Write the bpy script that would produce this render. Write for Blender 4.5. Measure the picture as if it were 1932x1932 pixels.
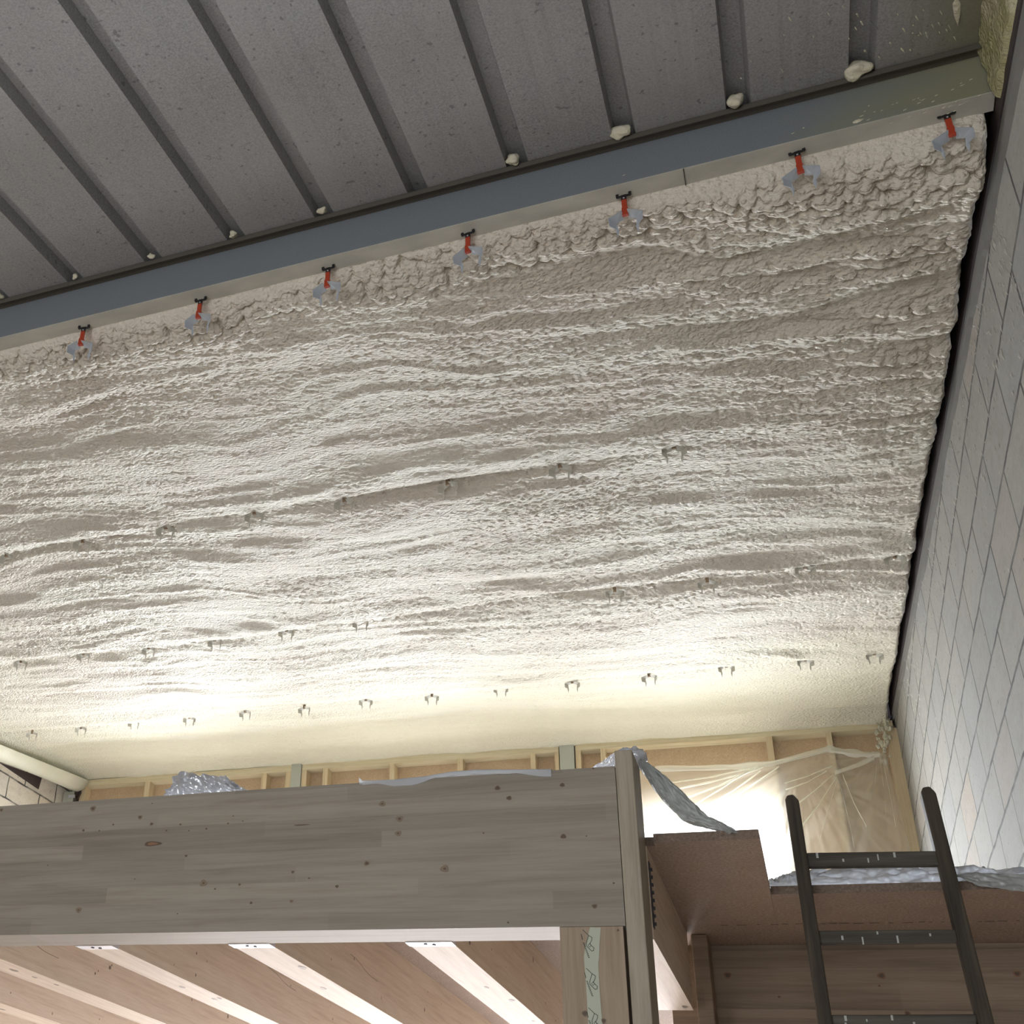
import bpy, bmesh, math, random
import numpy as np
from mathutils import Vector, Matrix
random.seed(7)
for o in list(bpy.data.objects): bpy.data.objects.remove(o)
SC = bpy.context.scene
COL = SC.collection
CZ = 1.55                                   # camera height above the ground floor

# ------------------------------------------------------------ camera
RT = Matrix(((0.91451286, 0.12642765, 0.38429451), (0.39632919, -0.47058353, -0.78833642), (0.08117515, 0.87325093, -0.48046166)))
FPX, PCX, PCY = 2239.41, 482.04, 1101.0
cam = bpy.data.cameras.new('camera'); camo = bpy.data.objects.new('camera', cam); COL.objects.link(camo)
camo.matrix_world = Matrix.Translation((0, 0, CZ)) @ RT.to_4x4()
cam.sensor_width = 36; cam.lens = 36 * FPX / 1932; cam.shift_y = -(966 - PCY) / 1932; cam.shift_x = (966 - PCX) / 1932
cam.clip_start = 0.02
SC.camera = camo
SC.cycles.max_bounces = 8; SC.cycles.transparent_max_bounces = 10; SC.cycles.caustics_reflective = False; SC.cycles.caustics_refractive = False
# ------------------------------------------------------------ world, light, exposure
SC.view_settings.view_transform = 'Standard'; SC.view_settings.look = 'None'
SC.view_settings.gamma = 1; SC.view_settings.use_curve_mapping = False
SC.view_settings.exposure = -0.27
W = bpy.data.worlds.new('overcast_sky'); SC.world = W; W.use_nodes = True
W.node_tree.nodes['Background'].inputs[0].default_value = (0.80, 0.88, 1.0, 1)
W.node_tree.nodes['Background'].inputs[1].default_value = 2.5
def area(name, loc, size, power, aim, color=(0.88, 0.94, 1.0), spread=180):
    l = bpy.data.lights.new(name, 'AREA'); l.shape = 'RECTANGLE'; l.size, l.size_y = size; l.energy = power; l.color = color
    l.spread = math.radians(spread)
    o = bpy.data.objects.new(name, l); COL.objects.link(o); o.location = (loc[0], loc[1], loc[2] + CZ)
    o.rotation_euler = Vector(aim).to_track_quat('-Z', 'Y').to_euler()
    return o
area('daylight_upper_window', (-0.5, 10.4, 2.9), (2.6, 2.4), 1250, (0, -1, -0.35))
area('added_middle_window_fill', (-2.75, 10.4, 2.9), (2.0, 2.4), 900, (0, -1, -0.35))  # added source outside an unseen opening, brightens the far foam
area('daylight_upper_window_left', (-4.9, 10.4, 2.9), (1.8, 2.4), 1250, (0.1, -1, -0.35))
area('daylight_lower_windows', (-2.6, 10.4, 0.05), (5.6, 1.5), 2000, (0, -1, -0.4), (1.0, 0.955, 0.97))
area('added_door_fill', (-1.6, -4.1, -0.4), (4.5, 2.2), 165, (0, 1, 0.9), (1.0, 0.97, 0.93))  # general fill through the added opening behind the camera

# ------------------------------------------------------------ helpers
def at(px, py, Y):
    """the place at depth Y that the pixel of the 1932 px frame looks at"""
    q = Vector(((px - PCX) / FPX, -(py - PCY) / FPX, -1.0)); d = RT @ q
    return Vector((d.x / d.y * Y, Y, d.z / d.y * Y + CZ))
SL = 0.128977                                   # slope of the roof
def zr(Y): return 2.910 + (Y - 2.859) * SL + CZ     # level of the foam skin
def zd(Y): return 3.165 + (Y - 2.82) * SL + CZ       # level of the steel deck
def deck_at(px, py):
    q = Vector(((px - PCX) / FPX, -(py - PCY) / FPX, -1.0)); d = RT @ q
    t = (3.165 - 2.82 * SL) / (d.z - SL * d.y)
    return Vector((d.x * t, d.y * t, d.z * t + CZ))
def thing(name, label, cat, loc=(0, 0, 0), rot=(0, 0, 0), group=None):
    o = bpy.data.objects.new(name, None); COL.objects.link(o); o.empty_display_size = 0.1
    o.location = loc; o.rotation_euler = rot; o['label'] = label; o['category'] = cat
    if group: o['group'] = group
    return o
def tag(o, label, cat, group=None, kind=None):
    o['label'] = label; o['category'] = cat
    if group: o['group'] = group
    if kind: o['kind'] = kind
    return o
def obj(name, bm, mats, parent=None, smooth=False, origin=None, bevel=0):
    """links a bmesh (world coordinates unless parented) as one mesh object"""
    if origin is not None:
        bmesh.ops.translate(bm, verts=bm.verts, vec=-Vector(origin))
    me = bpy.data.meshes.new(name); bm.normal_update(); bm.to_mesh(me); bm.free()
    if not isinstance(mats, (list, tuple)): mats = [mats]
    for m in mats: me.materials.append(m)
    if smooth:
        for p in me.polygons: p.use_smooth = True
    o = bpy.data.objects.new(name, me); COL.objects.link(o)
    if origin is not None: o.location = origin
    if parent: o.parent = parent
    if bevel:
        b = o.modifiers.new('bevel', 'BEVEL'); b.width = bevel; b.segments = 2; b.limit_method = 'ANGLE'
    return o
def add_box(bm, lo, hi, mi=0):
    vs = [bm.verts.new((x, y, z)) for x in (lo[0], hi[0]) for y in (lo[1], hi[1]) for z in (lo[2], hi[2])]
    for f in ((0, 1, 3, 2), (4, 6, 7, 5), (0, 4, 5, 1), (2, 3, 7, 6), (0, 2, 6, 4), (1, 5, 7, 3)):
        fc = bm.faces.new([vs[i] for i in f]); fc.material_index = mi
    return vs
def box(lo, hi, bm=None):
    bm = bm or bmesh.new(); add_box(bm, lo, hi); return bm
def add_prism(bm, pts, vec, mi=0):
    a = [bm.verts.new(p) for p in pts]; b = [bm.verts.new(Vector(p) + Vector(vec)) for p in pts]; n = len(a)
    fs = [bm.faces.new(a[::-1]), bm.faces.new(b)]
    for i in range(n): fs.append(bm.faces.new((a[i], a[(i + 1) % n], b[(i + 1) % n], b[i])))
    for f in fs: f.material_index = mi
    return bm
def add_cyl(bm, p0, p1, r, seg=10, mi=0, r1=None):
    p0, p1 = Vector(p0), Vector(p1); d = (p1 - p0).normalized(); r1 = r if r1 is None else r1
    u = d.orthogonal().normalized(); v = d.cross(u); A = []; B = []
    for i in range(seg):
        w = u * math.cos(2 * math.pi * i / seg) + v * math.sin(2 * math.pi * i / seg)
        A.append(bm.verts.new(p0 + w * r)); B.append(bm.verts.new(p1 + w * r1))
    fs = [bm.faces.new(A[::-1]), bm.faces.new(B)]
    for i in range(seg): fs.append(bm.faces.new((A[i], A[(i + 1) % seg], B[(i + 1) % seg], B[i])))
    for f in fs: f.material_index = mi
def dup(o, loc=None, label=None):
    r = o.copy(); COL.objects.link(r)
    if loc is not None: r.location = loc
    if label: r['label'] = label
    for ch in list(o.children):
        c = ch.copy(); COL.objects.link(c); c.parent = r
        for g in list(ch.children):
            d = g.copy(); COL.objects.link(d); d.parent = c
    return r

# value noise on arrays
_rs = np.random.RandomState(3); _tab = _rs.rand(512, 512)
def vn(x, y):
    xi = np.floor(x).astype(int); yi = np.floor(y).astype(int); fx = x - xi; fy = y - yi
    fx = fx * fx * fx * (fx * (fx * 6 - 15) + 10); fy = fy * fy * fy * (fy * (fy * 6 - 15) + 10)
    a = _tab[xi % 512, yi % 512]; b = _tab[(xi + 1) % 512, yi % 512]; c = _tab[xi % 512, (yi + 1) % 512]; d = _tab[(xi + 1) % 512, (yi + 1) % 512]
    return (a + (b - a) * fx) * (1 - fy) + (c + (d - c) * fx) * fy
def n2(x, y, o=1):
    s = 0; a = 1; t = 0
    for k in range(o):
        s = s + a * (vn(x * 2 ** k + 17.3 * k, y * 2 ** k + 9.1 * k) * 2 - 1); t += a; a *= 0.5
    return s / t
def sst(a, b, x):
    t = np.clip((x - a) / (b - a), 0, 1); return t * t * (3 - 2 * t)
def worley(x, y):
    """distance to the nearest of jittered points, 0..~1"""
    xi = np.floor(x).astype(int); yi = np.floor(y).astype(int); best = np.full(x.shape, 9.0)
    for dx in (-1, 0, 1):
        for dy in (-1, 0, 1):
            cx = xi + dx; cy = yi + dy
            px = cx + _tab[cx % 512, cy % 512]; py = cy + _tab[(cx + 101) % 512, (cy + 57) % 512]
            best = np.minimum(best, (x - px) ** 2 + (y - py) ** 2)
    return np.sqrt(best)

# ------------------------------------------------------------ materials
def mat(name, color=(0.5, 0.5, 0.5), rough=0.6, metal=0.0, spec=0.5):
    m = bpy.data.materials.new(name); m.use_nodes = True; b = m.node_tree.nodes['Principled BSDF']
    b.inputs['Base Color'].default_value = (*color, 1); b.inputs['Roughness'].default_value = rough
    b.inputs['Metallic'].default_value = metal; b.inputs['Specular IOR Level'].default_value = spec
    return m
class NT:
    def __init__(s, m):
        s.m = m; s.t = m.node_tree; s.N = s.t.nodes; s.L = s.t.links; s.b = s.N['Principled BSDF']
        s.tc = s.N.new('ShaderNodeTexCoord')
    def node(s, typ, **kw):
        n = s.N.new(typ)
        for k, v in kw.items():
            if k.startswith('i_'):
                n.inputs[int(k[2:]) if k[2:].isdigit() else k[2:].replace('_', ' ')].default_value = v
            else: setattr(n, k, v)
        return n
    def mapping(s, scale=(1, 1, 1), loc=(0, 0, 0), rot=(0, 0, 0), src='Object'):
        n = s.node('ShaderNodeMapping'); n.inputs['Scale'].default_value = scale; n.inputs['Location'].default_value = loc
        n.inputs['Rotation'].default_value = rot
        s.L.new(s.tc.outputs[src], n.inputs[0]); return n.outputs[0]
    def noise(s, vec, scale=5, detail=3, rough=0.5, dist=0.0):
        n = s.node('ShaderNodeTexNoise'); n.inputs['Scale'].default_value = scale; n.inputs['Detail'].default_value = detail
        n.inputs['Roughness'].default_value = rough; n.inputs['Distortion'].default_value = dist
        s.L.new(vec, n.inputs['Vector']); return n.outputs[0]
    def ramp(s, fac, stops):
        n = s.node('ShaderNodeValToRGB'); e = n.color_ramp.elements
        while len(e) < len(stops): e.new(0.5)
        for i, (p, c) in enumerate(stops):
            e[i].position = p; e[i].color = (*c, 1) if len(c) == 3 else c
        s.L.new(fac, n.inputs[0]); return n.outputs[0]
    def mix(s, fac, a, b, mode='MIX'):
        n = s.node('ShaderNodeMix', data_type='RGBA', blend_type=mode)
        for sock, v in ((n.inputs[0], fac), (n.inputs[6], a), (n.inputs[7], b)):
            if isinstance(v, (int, float)): sock.default_value = v
            elif isinstance(v, tuple): sock.default_value = (*v, 1)
            else: s.L.new(v, sock)
        return n.outputs[2]
    def math(s, op, a, b=0.0, c=0.0):
        n = s.node('ShaderNodeMath', operation=op)
        for sock, v in zip(n.inputs, (a, b, c)):
            if isinstance(v, (int, float)): sock.default_value = v
            else: s.L.new(v, sock)
        return n.outputs[0]
    def sep(s, vec):
        n = s.node('ShaderNodeSeparateXYZ'); s.L.new(vec, n.inputs[0]); return n.outputs
    def comb(s, x, y, z):
        n = s.node('ShaderNodeCombineXYZ')
        for sock, v in zip(n.inputs, (x, y, z)):
            if isinstance(v, (int, float)): sock.default_value = v
            else: s.L.new(v, sock)
        return n.outputs[0]
    def color(s, c): s.L.new(c, s.b.inputs['Base Color'])
    def rough(s, c): s.L.new(c, s.b.inputs['Roughness'])
    def bump(s, h, strength=0.5, dist=0.01):
        n = s.node('ShaderNodeBump'); n.inputs['Strength'].default_value = strength; n.inputs['Distance'].default_value = dist
        s.L.new(h, n.inputs['Height']); s.L.new(n.outputs[0], s.b.inputs['Normal']); return n

def foam_material(name, a=(0.655, 0.590, 0.495), b=(0.69, 0.645, 0.54), grain=1.0):
    m = mat(name, a, 0.42, spec=0.22); t = NT(m)
    v = t.mapping((1, 1, 1))
    big = t.noise(t.mapping((1.0, 2.6, 1)), 1.1, 4)
    c = t.ramp(big, [(0.35, a), (0.5, (0.5 * (a[0] + b[0]), 0.5 * (a[1] + b[1]), 0.5 * (a[2] + b[2]))), (0.65, b)])
    c = t.mix(t.ramp(t.noise(t.mapping((1, 3, 1)), 4, 3), [(0.45, (0, 0, 0)), (0.75, (0.35,) * 3)]), c, (0.60, 0.52, 0.44))
    yy = t.node('ShaderNodeMapRange'); t.L.new(t.math('ADD', t.sep(t.mapping())[1], t.math('MULTIPLY', big, 1.2)), yy.inputs[0]); yy.inputs[1].default_value = 7.6; yy.inputs[2].default_value = 9.0
    if name == 'sprayed_foam': c = t.mix(yy.outputs[0], c, (0.70, 0.66, 0.51))      # colour turns yellower towards the far wall
    t.color(c)
    t.rough(t.ramp(t.noise(v, 14, 3), [(0.3, (0.44,) * 3), (0.7, (0.60,) * 3)]))
    g = t.noise(t.mapping((1, 1.4, 1)), 130, 2, 0.6); vo = t.node('ShaderNodeTexVoronoi', feature='SMOOTH_F1'); vo.inputs['Scale'].default_value = 78; t.L.new(t.mapping((0.85, 1.25, 1)), vo.inputs['Vector']); g2 = t.math('SUBTRACT', 1.0, vo.outputs['Distance'])
    h = t.math('ADD', t.math('MULTIPLY', g, 0.55), t.math('MULTIPLY', g2, 1.0))
    t.bump(h, 0.9 * grain, 0.011)
    return m
M = {}
M['splash'] = mat('dried_pale_splash', (0.42, 0.405, 0.36), 0.6)
M['foam'] = foam_material('sprayed_foam')
M['foam_plain'] = foam_material('sprayed_foam_blob', (0.55, 0.52, 0.38), (0.60, 0.56, 0.42), 0.5)
M['foam_yellow'] = foam_material('thin_yellow_foam', (0.36, 0.34, 0.17), (0.44, 0.41, 0.23), 1.0)
M['foam_cream'] = foam_material('cream_foam_skin', (0.58, 0.57, 0.44), (0.62, 0.60, 0.47), 0.2)

def deck_material():
    m = mat('galvanised_steel_sheet', (0.2, 0.2, 0.2), 0.5, 0.1); t = NT(m)
    n = t.noise(t.mapping((1, 1, 1)), 150, 3, 0.7); big = t.noise(t.mapping((3.5, 1, 1)), 1.3, 4)
    c = t.ramp(n, [(0.32, (0.225, 0.224, 0.221)), (0.5, (0.305, 0.303, 0.298)), (0.68, (0.375, 0.372, 0.362))])
    c = t.mix(t.ramp(big, [(0.35, (0.0,) * 3), (0.7, (0.5,) * 3)]), c, (0.37, 0.365, 0.35), 'MIX')
    spots = t.noise(t.mapping((1, 1, 1)), 45, 2); c = t.mix(t.ramp(spots, [(0.66, (0,) * 3), (0.72, (0.6,) * 3)]), c, (0.10, 0.10, 0.10))
    xs = t.sep(t.mapping())[0]
    f = t.math('ADD', t.math('MULTIPLY', xs, 1.0), t.math('MULTIPLY', t.noise(t.mapping(), 2.5, 4), 0.5))
    nf = t.node("ShaderNodeMapRange"); t.L.new(f, nf.inputs[0]); nf.inputs[1].default_value = 0.68; nf.inputs[2].default_value = 1.05; nf.inputs[4].default_value = 0.8
    c = t.mix(nf.outputs[0], c, (0.20, 0.185, 0.105)); t.color(c)
    t.rough(t.ramp(n, [(0.3, (0.62,) * 3), (0.7, (0.45,) * 3)])); t.bump(n, 0.12, 0.002)
    return m
M['deck'] = deck_material()
def purlin_material():
    m = mat('blue_grey_galvanised_purlin', (0.17, 0.2, 0.23), 0.55, 0.1); t = NT(m)
    v = t.mapping(); x, y, z = t.sep(v)
    c = t.mix(t.ramp(t.noise(v, 220, 2), [(0.3, (0,) * 3), (0.7, (1,) * 3)]), (0.165, 0.185, 0.202), (0.20, 0.22, 0.238))
    f = t.math('ADD', x, t.math('MULTIPLY', t.noise(t.mapping((1, 3, 3)), 4, 4), 0.5))
    mr = t.node('ShaderNodeMapRange'); t.L.new(f, mr.inputs[0]); mr.inputs[1].default_value = 0.45; mr.inputs[2].default_value = 0.95; mr.inputs[4].default_value = 0.9
    c = t.mix(mr.outputs[0], c, (0.24, 0.235, 0.145)); t.color(c)
    return m
M['purlin'] = purlin_material()
def flange_material():
    m = mat('flange_with_dry_overspray', (0.38, 0.37, 0.33), 0.8); t = NT(m)
    v = t.mapping(); c = t.mix(t.ramp(t.noise(t.mapping((1, 2, 2)), 6, 4), [(0.35, (0,) * 3), (0.65, (1,) * 3)]), (0.42, 0.405, 0.35), (0.52, 0.50, 0.43))
    t.color(c); t.bump(t.noise(v, 300, 2), 0.4, 0.002); return m
M['flange'] = flange_material()
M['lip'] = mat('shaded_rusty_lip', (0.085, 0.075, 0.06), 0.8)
M['black_plastic'] = mat('black_clip_plastic', (0.008, 0.008, 0.009), 0.35)
M['red_plastic'] = mat('orange_red_clip_plastic', (0.40, 0.045, 0.015), 0.45)
M['zinc'] = mat('zinc_plated_sheet', (0.50, 0.54, 0.58), 0.42, 0.35)
M['dirty_zinc'] = mat('foam_dusted_zinc', (0.50, 0.48, 0.41), 0.7, 0.0)
M['dusty_stem'] = mat('foam_dusted_stem', (0.27, 0.19, 0.12), 0.7)
M['rafter'] = mat('dark_oxide_brown_steel', (0.030, 0.017, 0.015), 0.6)

def wood_material(name, base, dark, light, axis='X', lam=0.042, split=0.9, grain=1.0, lamaxis='Z', rough=0.62):
    m = mat(name, base, rough); t = NT(m)
    sc = {'X': (1.2, 26, 26), 'Y': (26, 1.2, 26), 'Z': (26, 26, 1.2)}[axis]
    g = t.noise(t.mapping(sc), 2.2, 5, 0.6, 0.6); g2 = t.noise(t.mapping(tuple(k * 3 for k in sc)), 3.0, 3, 0.6, 0.3)
    c = t.ramp(g, [(0.30, dark), (0.5, base), (0.72, light)])
    c = t.mix(t.ramp(g2, [(0.42, (0.0,) * 3), (0.8, (0.45 * grain,) * 3)]), c, dark)
    if lam:
        s = t.sep(t.mapping()); L = t.math('FLOOR', t.math('DIVIDE', s['XYZ'.index(lamaxis)], lam))
        k = t.math('FLOOR', t.math('ADD', t.math('DIVIDE', s['XYZ'.index(axis)], split), t.math('MULTIPLY', L, 0.37)))
        w = t.node('ShaderNodeTexWhiteNoise', noise_dimensions='3D'); t.L.new(t.comb(L, k, 0.0), w.inputs[0])
        c = t.mix(1.0, c, t.ramp(w.outputs[0], [(0.0, (0.80, 0.79, 0.77)), (0.5, (0.95, 0.95, 0.94)), (1.0, (1.07, 1.06, 1.04))]), 'MULTIPLY')
        fr = t.math('FRACT', t.math('DIVIDE', s['XYZ'.index(lamaxis)], lam))
        c = t.mix(t.ramp(fr, [(0.0, (0.22,) * 3), (0.035, (0.0,) * 3)]), c, dark)
    else:
        c = t.mix(t.ramp(t.noise(t.mapping(tuple(k * 0.15 for k in sc)), 1.5, 3), [(0.4, (0,) * 3), (0.7, (0.35,) * 3)]), c, dark)
    t.color(c); t.bump(g2, 0.12, 0.002); return m
M['glulam'] = wood_material('spruce_glulam', (0.275, 0.243, 0.195), (0.225, 0.19, 0.148), (0.31, 0.275, 0.225))
M['joist'] = wood_material('spruce_joist', (0.68, 0.57, 0.44), (0.54, 0.42, 0.31), (0.75, 0.65, 0.53), 'Y', 0)
M['stud'] = wood_material('pale_spruce_stud', (0.36, 0.315, 0.235), (0.25, 0.21, 0.15), (0.42, 0.37, 0.28), 'Z', 0)
M['post'] = wood_material('knotty_spruce_post', (0.34, 0.26, 0.18), (0.25, 0.175, 0.11), (0.38, 0.30, 0.215), 'Z', 0)
M['darkbeam'] = wood_material('brown_spruce_beam', (0.27, 0.20, 0.135), (0.21, 0.145, 0.095), (0.31, 0.235, 0.165), 'X', 0.06, 1.4)
M['frame'] = wood_material('yellow_pine_framing', (0.58, 0.47, 0.30), (0.47, 0.35, 0.20), (0.66, 0.56, 0.38), 'Z', 0, grain=0.5)
M['frame_h'] = wood_material('yellow_pine_plate', (0.60, 0.52, 0.34), (0.52, 0.42, 0.25), (0.66, 0.60, 0.42), 'X', 0, grain=0.4)
M['ladder'] = wood_material('grimy_old_wood', (0.050, 0.038, 0.025), (0.022, 0.017, 0.012), (0.09, 0.07, 0.048), 'Z', 0, rough=0.8)
M['rung'] = wood_material('grimy_rung_wood', (0.075, 0.066, 0.052), (0.04, 0.034, 0.026), (0.12, 0.108, 0.088), 'X', 0, rough=0.8)
M['knot'] = mat('brown_knot', (0.20, 0.145, 0.095), 0.6)
M['knot_core'] = mat('dark_knot_core', (0.10, 0.065, 0.04), 0.6)
M['resin'] = mat('orange_resin_pocket', (0.22, 0.11, 0.055), 0.5)
M['paint_drip'] = mat('white_paint_drip', (0.42, 0.43, 0.40), 0.6)
def chip_material(name, base, dark, light):
    m = mat(name, base, 0.8); t = NT(m); v = t.mapping()
    vo = t.node('ShaderNodeTexVoronoi'); vo.inputs['Scale'].default_value = 210; t.L.new(v, vo.inputs['Vector'])
    n = t.noise(v, 120, 4, 0.75)
    c = t.ramp(n, [(0.36, dark), (0.5, base), (0.64, light)])
    c = t.mix(0.35, c, t.ramp(vo.outputs['Distance'], [(0.0, light), (0.6, dark)]))
    c = t.mix(t.ramp(t.noise(v, 9, 3), [(0.4, (0,) * 3), (0.7, (0.3,) * 3)]), c, dark)
    t.color(c); return m
M['chip'] = chip_material('chipboard', (0.36, 0.265, 0.20), (0.24, 0.165, 0.12), (0.48, 0.375, 0.29))
M['chip_wall'] = chip_material('wall_chipboard', (0.50, 0.37, 0.235), (0.40, 0.28, 0.165), (0.58, 0.45, 0.31))
M['chip_edge_shade'] = chip_material('shaded_chipboard_edge', (0.20, 0.145, 0.11), (0.12, 0.085, 0.06), (0.27, 0.20, 0.155))  # darker chipboard copy, shade of the front edges put into its colour
M['ink'] = mat('faded_printed_ink', (0.06, 0.035, 0.025), 0.8)
M['green_ink'] = mat('dark_green_print', (0.03, 0.05, 0.035), 0.6)
M['tape'] = mat('pale_green_tape', (0.40, 0.42, 0.32), 0.45)
M['galv'] = mat('bright_galvanised_hanger', (0.62, 0.64, 0.70), 0.35, 0.5)
M['dark_metal'] = mat('dark_perforated_metal', (0.04, 0.038, 0.045), 0.5, 0.4)
M['column_paint'] = mat('grey_green_column_paint', (0.40, 0.41, 0.34), 0.6)
def block_material(name, a, b, c2, warm, course=0.183, length=0.5, zoff=0.0):
    m = mat(name, a, 0.85); t = NT(m); x, y, z = t.sep(t.mapping())
    wob = t.noise(t.mapping((3, 3, 3)), 1.6, 3)
    v = t.comb(t.math('ADD', y, t.math('MULTIPLY', wob, 0.02)), t.math('ADD', t.math('ADD', z, zoff), t.math('MULTIPLY', wob, 0.022)), 0.0)
    br = t.node('ShaderNodeTexBrick'); t.L.new(v, br.inputs['Vector']); br.offset = 0.5; br.squash = 1.0
    for k, q in (('Scale', 1.0), ('Mortar Size', 0.0085), ('Mortar Smooth', 0.25), ('Bias', 0.0), ('Brick Width', length), ('Row Height', course)):
        br.inputs[k].default_value = q
    br.inputs['Color1'].default_value = (0, 0, 0, 1); br.inputs['Color2'].default_value = (1, 1, 1, 1); br.inputs['Mortar'].default_value = (0.5, 0.5, 0.5, 1)
    col = t.ramp(br.outputs['Color'], [(0.0, a), (0.5, b), (0.8, c2), (1.0, warm)])
    n = t.noise(t.mapping(), 70, 4, 0.7); n3 = t.noise(t.mapping(), 4, 4)
    col = t.mix(t.ramp(n, [(0.42, (0,) * 3), (0.75, (0.5,) * 3)]), col, tuple(k * 0.6 for k in a))
    col = t.mix(t.ramp(n3, [(0.4, (0,) * 3), (0.7, (0.45,) * 3)]), col, b)
    n4 = t.noise(t.mapping((1, 1, 2.2)), 9, 6, 0.7); col = t.mix(t.ramp(n4, [(0.48, (0,) * 3), (0.72, (0.55,) * 3)]), col, tuple(k * 0.62 for k in b))
    pit = t.noise(t.mapping(), 34, 2); col = t.mix(t.ramp(pit, [(0.70, (0,) * 3), (0.74, (0.8,) * 3)]), col, (0.06, 0.055, 0.05))
    gap = t.noise(t.mapping(), 7, 3)
    mf = t.math('MULTIPLY', br.outputs['Fac'], t.ramp(gap, [(0.3, (0.55,) * 3), (0.6, (1.0,) * 3)]))
    col = t.mix(mf, col, (0.035, 0.032, 0.03)); t.color(col)
    h = t.math('SUBTRACT', t.math('MULTIPLY', n, 0.25), br.outputs['Fac']); t.bump(h, 0.35, 0.006); return m
M['blocks'] = block_material('grey_concrete_blocks', (0.25, 0.238, 0.215), (0.285, 0.268, 0.235), (0.245, 0.242, 0.232), (0.33, 0.265, 0.205), 0.2345, 0.5, -(2.01 + CZ) % 0.2345)
M['blocks_left'] = block_material('beige_concrete_blocks', (0.50, 0.44, 0.35), (0.47, 0.42, 0.34), (0.44, 0.41, 0.35), (0.55, 0.43, 0.32), 0.2, 0.5, 0.05)
M['concrete'] = mat('pale_concrete_floor', (0.50, 0.47, 0.44), 0.8)
_t = NT(M['concrete']); _t.color(_t.mix(_t.noise(_t.mapping(), 3, 5), (0.56, 0.53, 0.50), (0.68, 0.65, 0.61)))
M['render'] = mat('grey_wall_render', (0.13, 0.122, 0.105), 0.9)
def film_material(name, color, transp, gloss, transl, rough=0.25):
    m = bpy.data.materials.new(name); m.use_nodes = True; N = m.node_tree.nodes; L = m.node_tree.links; N.clear()
    out = N.new('ShaderNodeOutputMaterial'); tr = N.new('ShaderNodeBsdfTransparent'); tl = N.new('ShaderNodeBsdfTranslucent'); gl = N.new('ShaderNodeBsdfGlossy'); df = N.new('ShaderNodeBsdfDiffuse')
    for n in (tl, df): n.inputs[0].default_value = (*color, 1)
    tr.inputs[0].default_value = (1, 1, 1, 1); gl.inputs['Roughness'].default_value = rough
    m1 = N.new('ShaderNodeMixShader'); m1.inputs[0].default_value = 1 - transl; L.new(tl.outputs[0], m1.inputs[1]); L.new(df.outputs[0], m1.inputs[2])
    m2 = N.new('ShaderNodeMixShader'); m2.inputs[0].default_value = gloss; L.new(m1.outputs[0], m2.inputs[1]); L.new(gl.outputs[0], m2.inputs[2])
    m3 = N.new('ShaderNodeMixShader'); m3.inputs[0].default_value = transp; L.new(m2.outputs[0], m3.inputs[1]); L.new(tr.outputs[0], m3.inputs[2])
    # streaky cloudiness
    tc = N.new('ShaderNodeTexCoord'); mp = N.new('ShaderNodeMapping'); mp.inputs['Scale'].default_value = (3, 3, 3); no = N.new('ShaderNodeTexNoise'); no.inputs['Scale'].default_value = 3
    mr = N.new('ShaderNodeMapRange'); mr.inputs[1].default_value = 0.35; mr.inputs[2].default_value = 0.65; mr.inputs[3].default_value = max(0, transp - 0.12); mr.inputs[4].default_value = min(1, transp + 0.12)
    L.new(tc.outputs['Object'], mp.inputs[0]); L.new(mp.outputs[0], no.inputs[0]); L.new(no.outputs[0], mr.inputs[0])
    L.new(m3.outputs[0], out.inputs[0]); return m
M['film'] = film_material('clear_polythene', (0.80, 0.76, 0.66), 0.66, 0.05, 0.5, 0.35)
M['film_fold'] = film_material('folded_polythene', (0.80, 0.80, 0.68), 0.30, 0.12, 0.5)
M['film_white'] = film_material('milky_polythene', (0.82, 0.84, 0.88), 0.10, 0.12, 0.55)
M['film_grey'] = film_material('grey_milky_polythene', (0.50, 0.51, 0.49), 0.06, 0.05, 0.35)
M['film_foil'] = film_material('crinkled_shiny_polythene', (0.74, 0.77, 0.84), 0.12, 0.45, 0.4, 0.16)

# ------------------------------------------------------------ large structure
def struct(name, bm, m, **k):
    o = obj(name, bm, m, **k); o['kind'] = 'structure'; return o
XL, XR, YB, YF = -6.26, 0.82, -3.6, 9.40
struct('floor', box((XL, YB, -0.12), (XR, YF, 0)), M['concrete'])
# steel deck: ribbed sheet, ribs are channels rising above the flat pans
def deck():
    bm = bmesh.new(); prof = []; x0, p = 0.446, 0.3405
    xs = [x0 - p * k for k in range(-1, 20)]
    pts = [(0.818, 0)]
    for xc in xs:                                     # left edge of each rib opening at xc
        r = xc + 0.072
        if r > 0.78 or xc < XL: continue
        # stiffening swages in the pan to the right of the rib
        a, b = r, xc + p
        for s in (0.66, 0.40):
            q = a + (b - a) * s
            if q + 0.03 < 0.78: pts += [(q + 0.022, 0), (q + 0.010, 0.0012), (q - 0.010, 0.0012), (q - 0.022, 0)]
        pts += [(r, 0), (r - 0.010, 0.050), (xc + 0.010, 0.050), (xc, 0)]
    pts.append((XL, 0)); pts = pts[::-1]
    ys = [YB, -1, 0, 1, 2, 3, 5, YF]
    rows = [[bm.verts.new((x, y, zd(y) + h)) for x, h in pts] for y in ys]
    for a, b in zip(rows[:-1], rows[1:]):
        for i in range(len(pts) - 1): bm.faces.new((a[i], b[i], b[i + 1], a[i + 1]))
    top = bmesh.ops.extrude_face_region(bm, geom=bm.faces[:])
    bmesh.ops.translate(bm, verts=[v for v in top['geom'] if isinstance(v, bmesh.types.BMVert)], vec=(0, 0, 0.004))
    bmesh.ops.recalc_face_normals(bm, faces=bm.faces); return bm
struct('ceiling', deck(), M['deck'])
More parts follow.
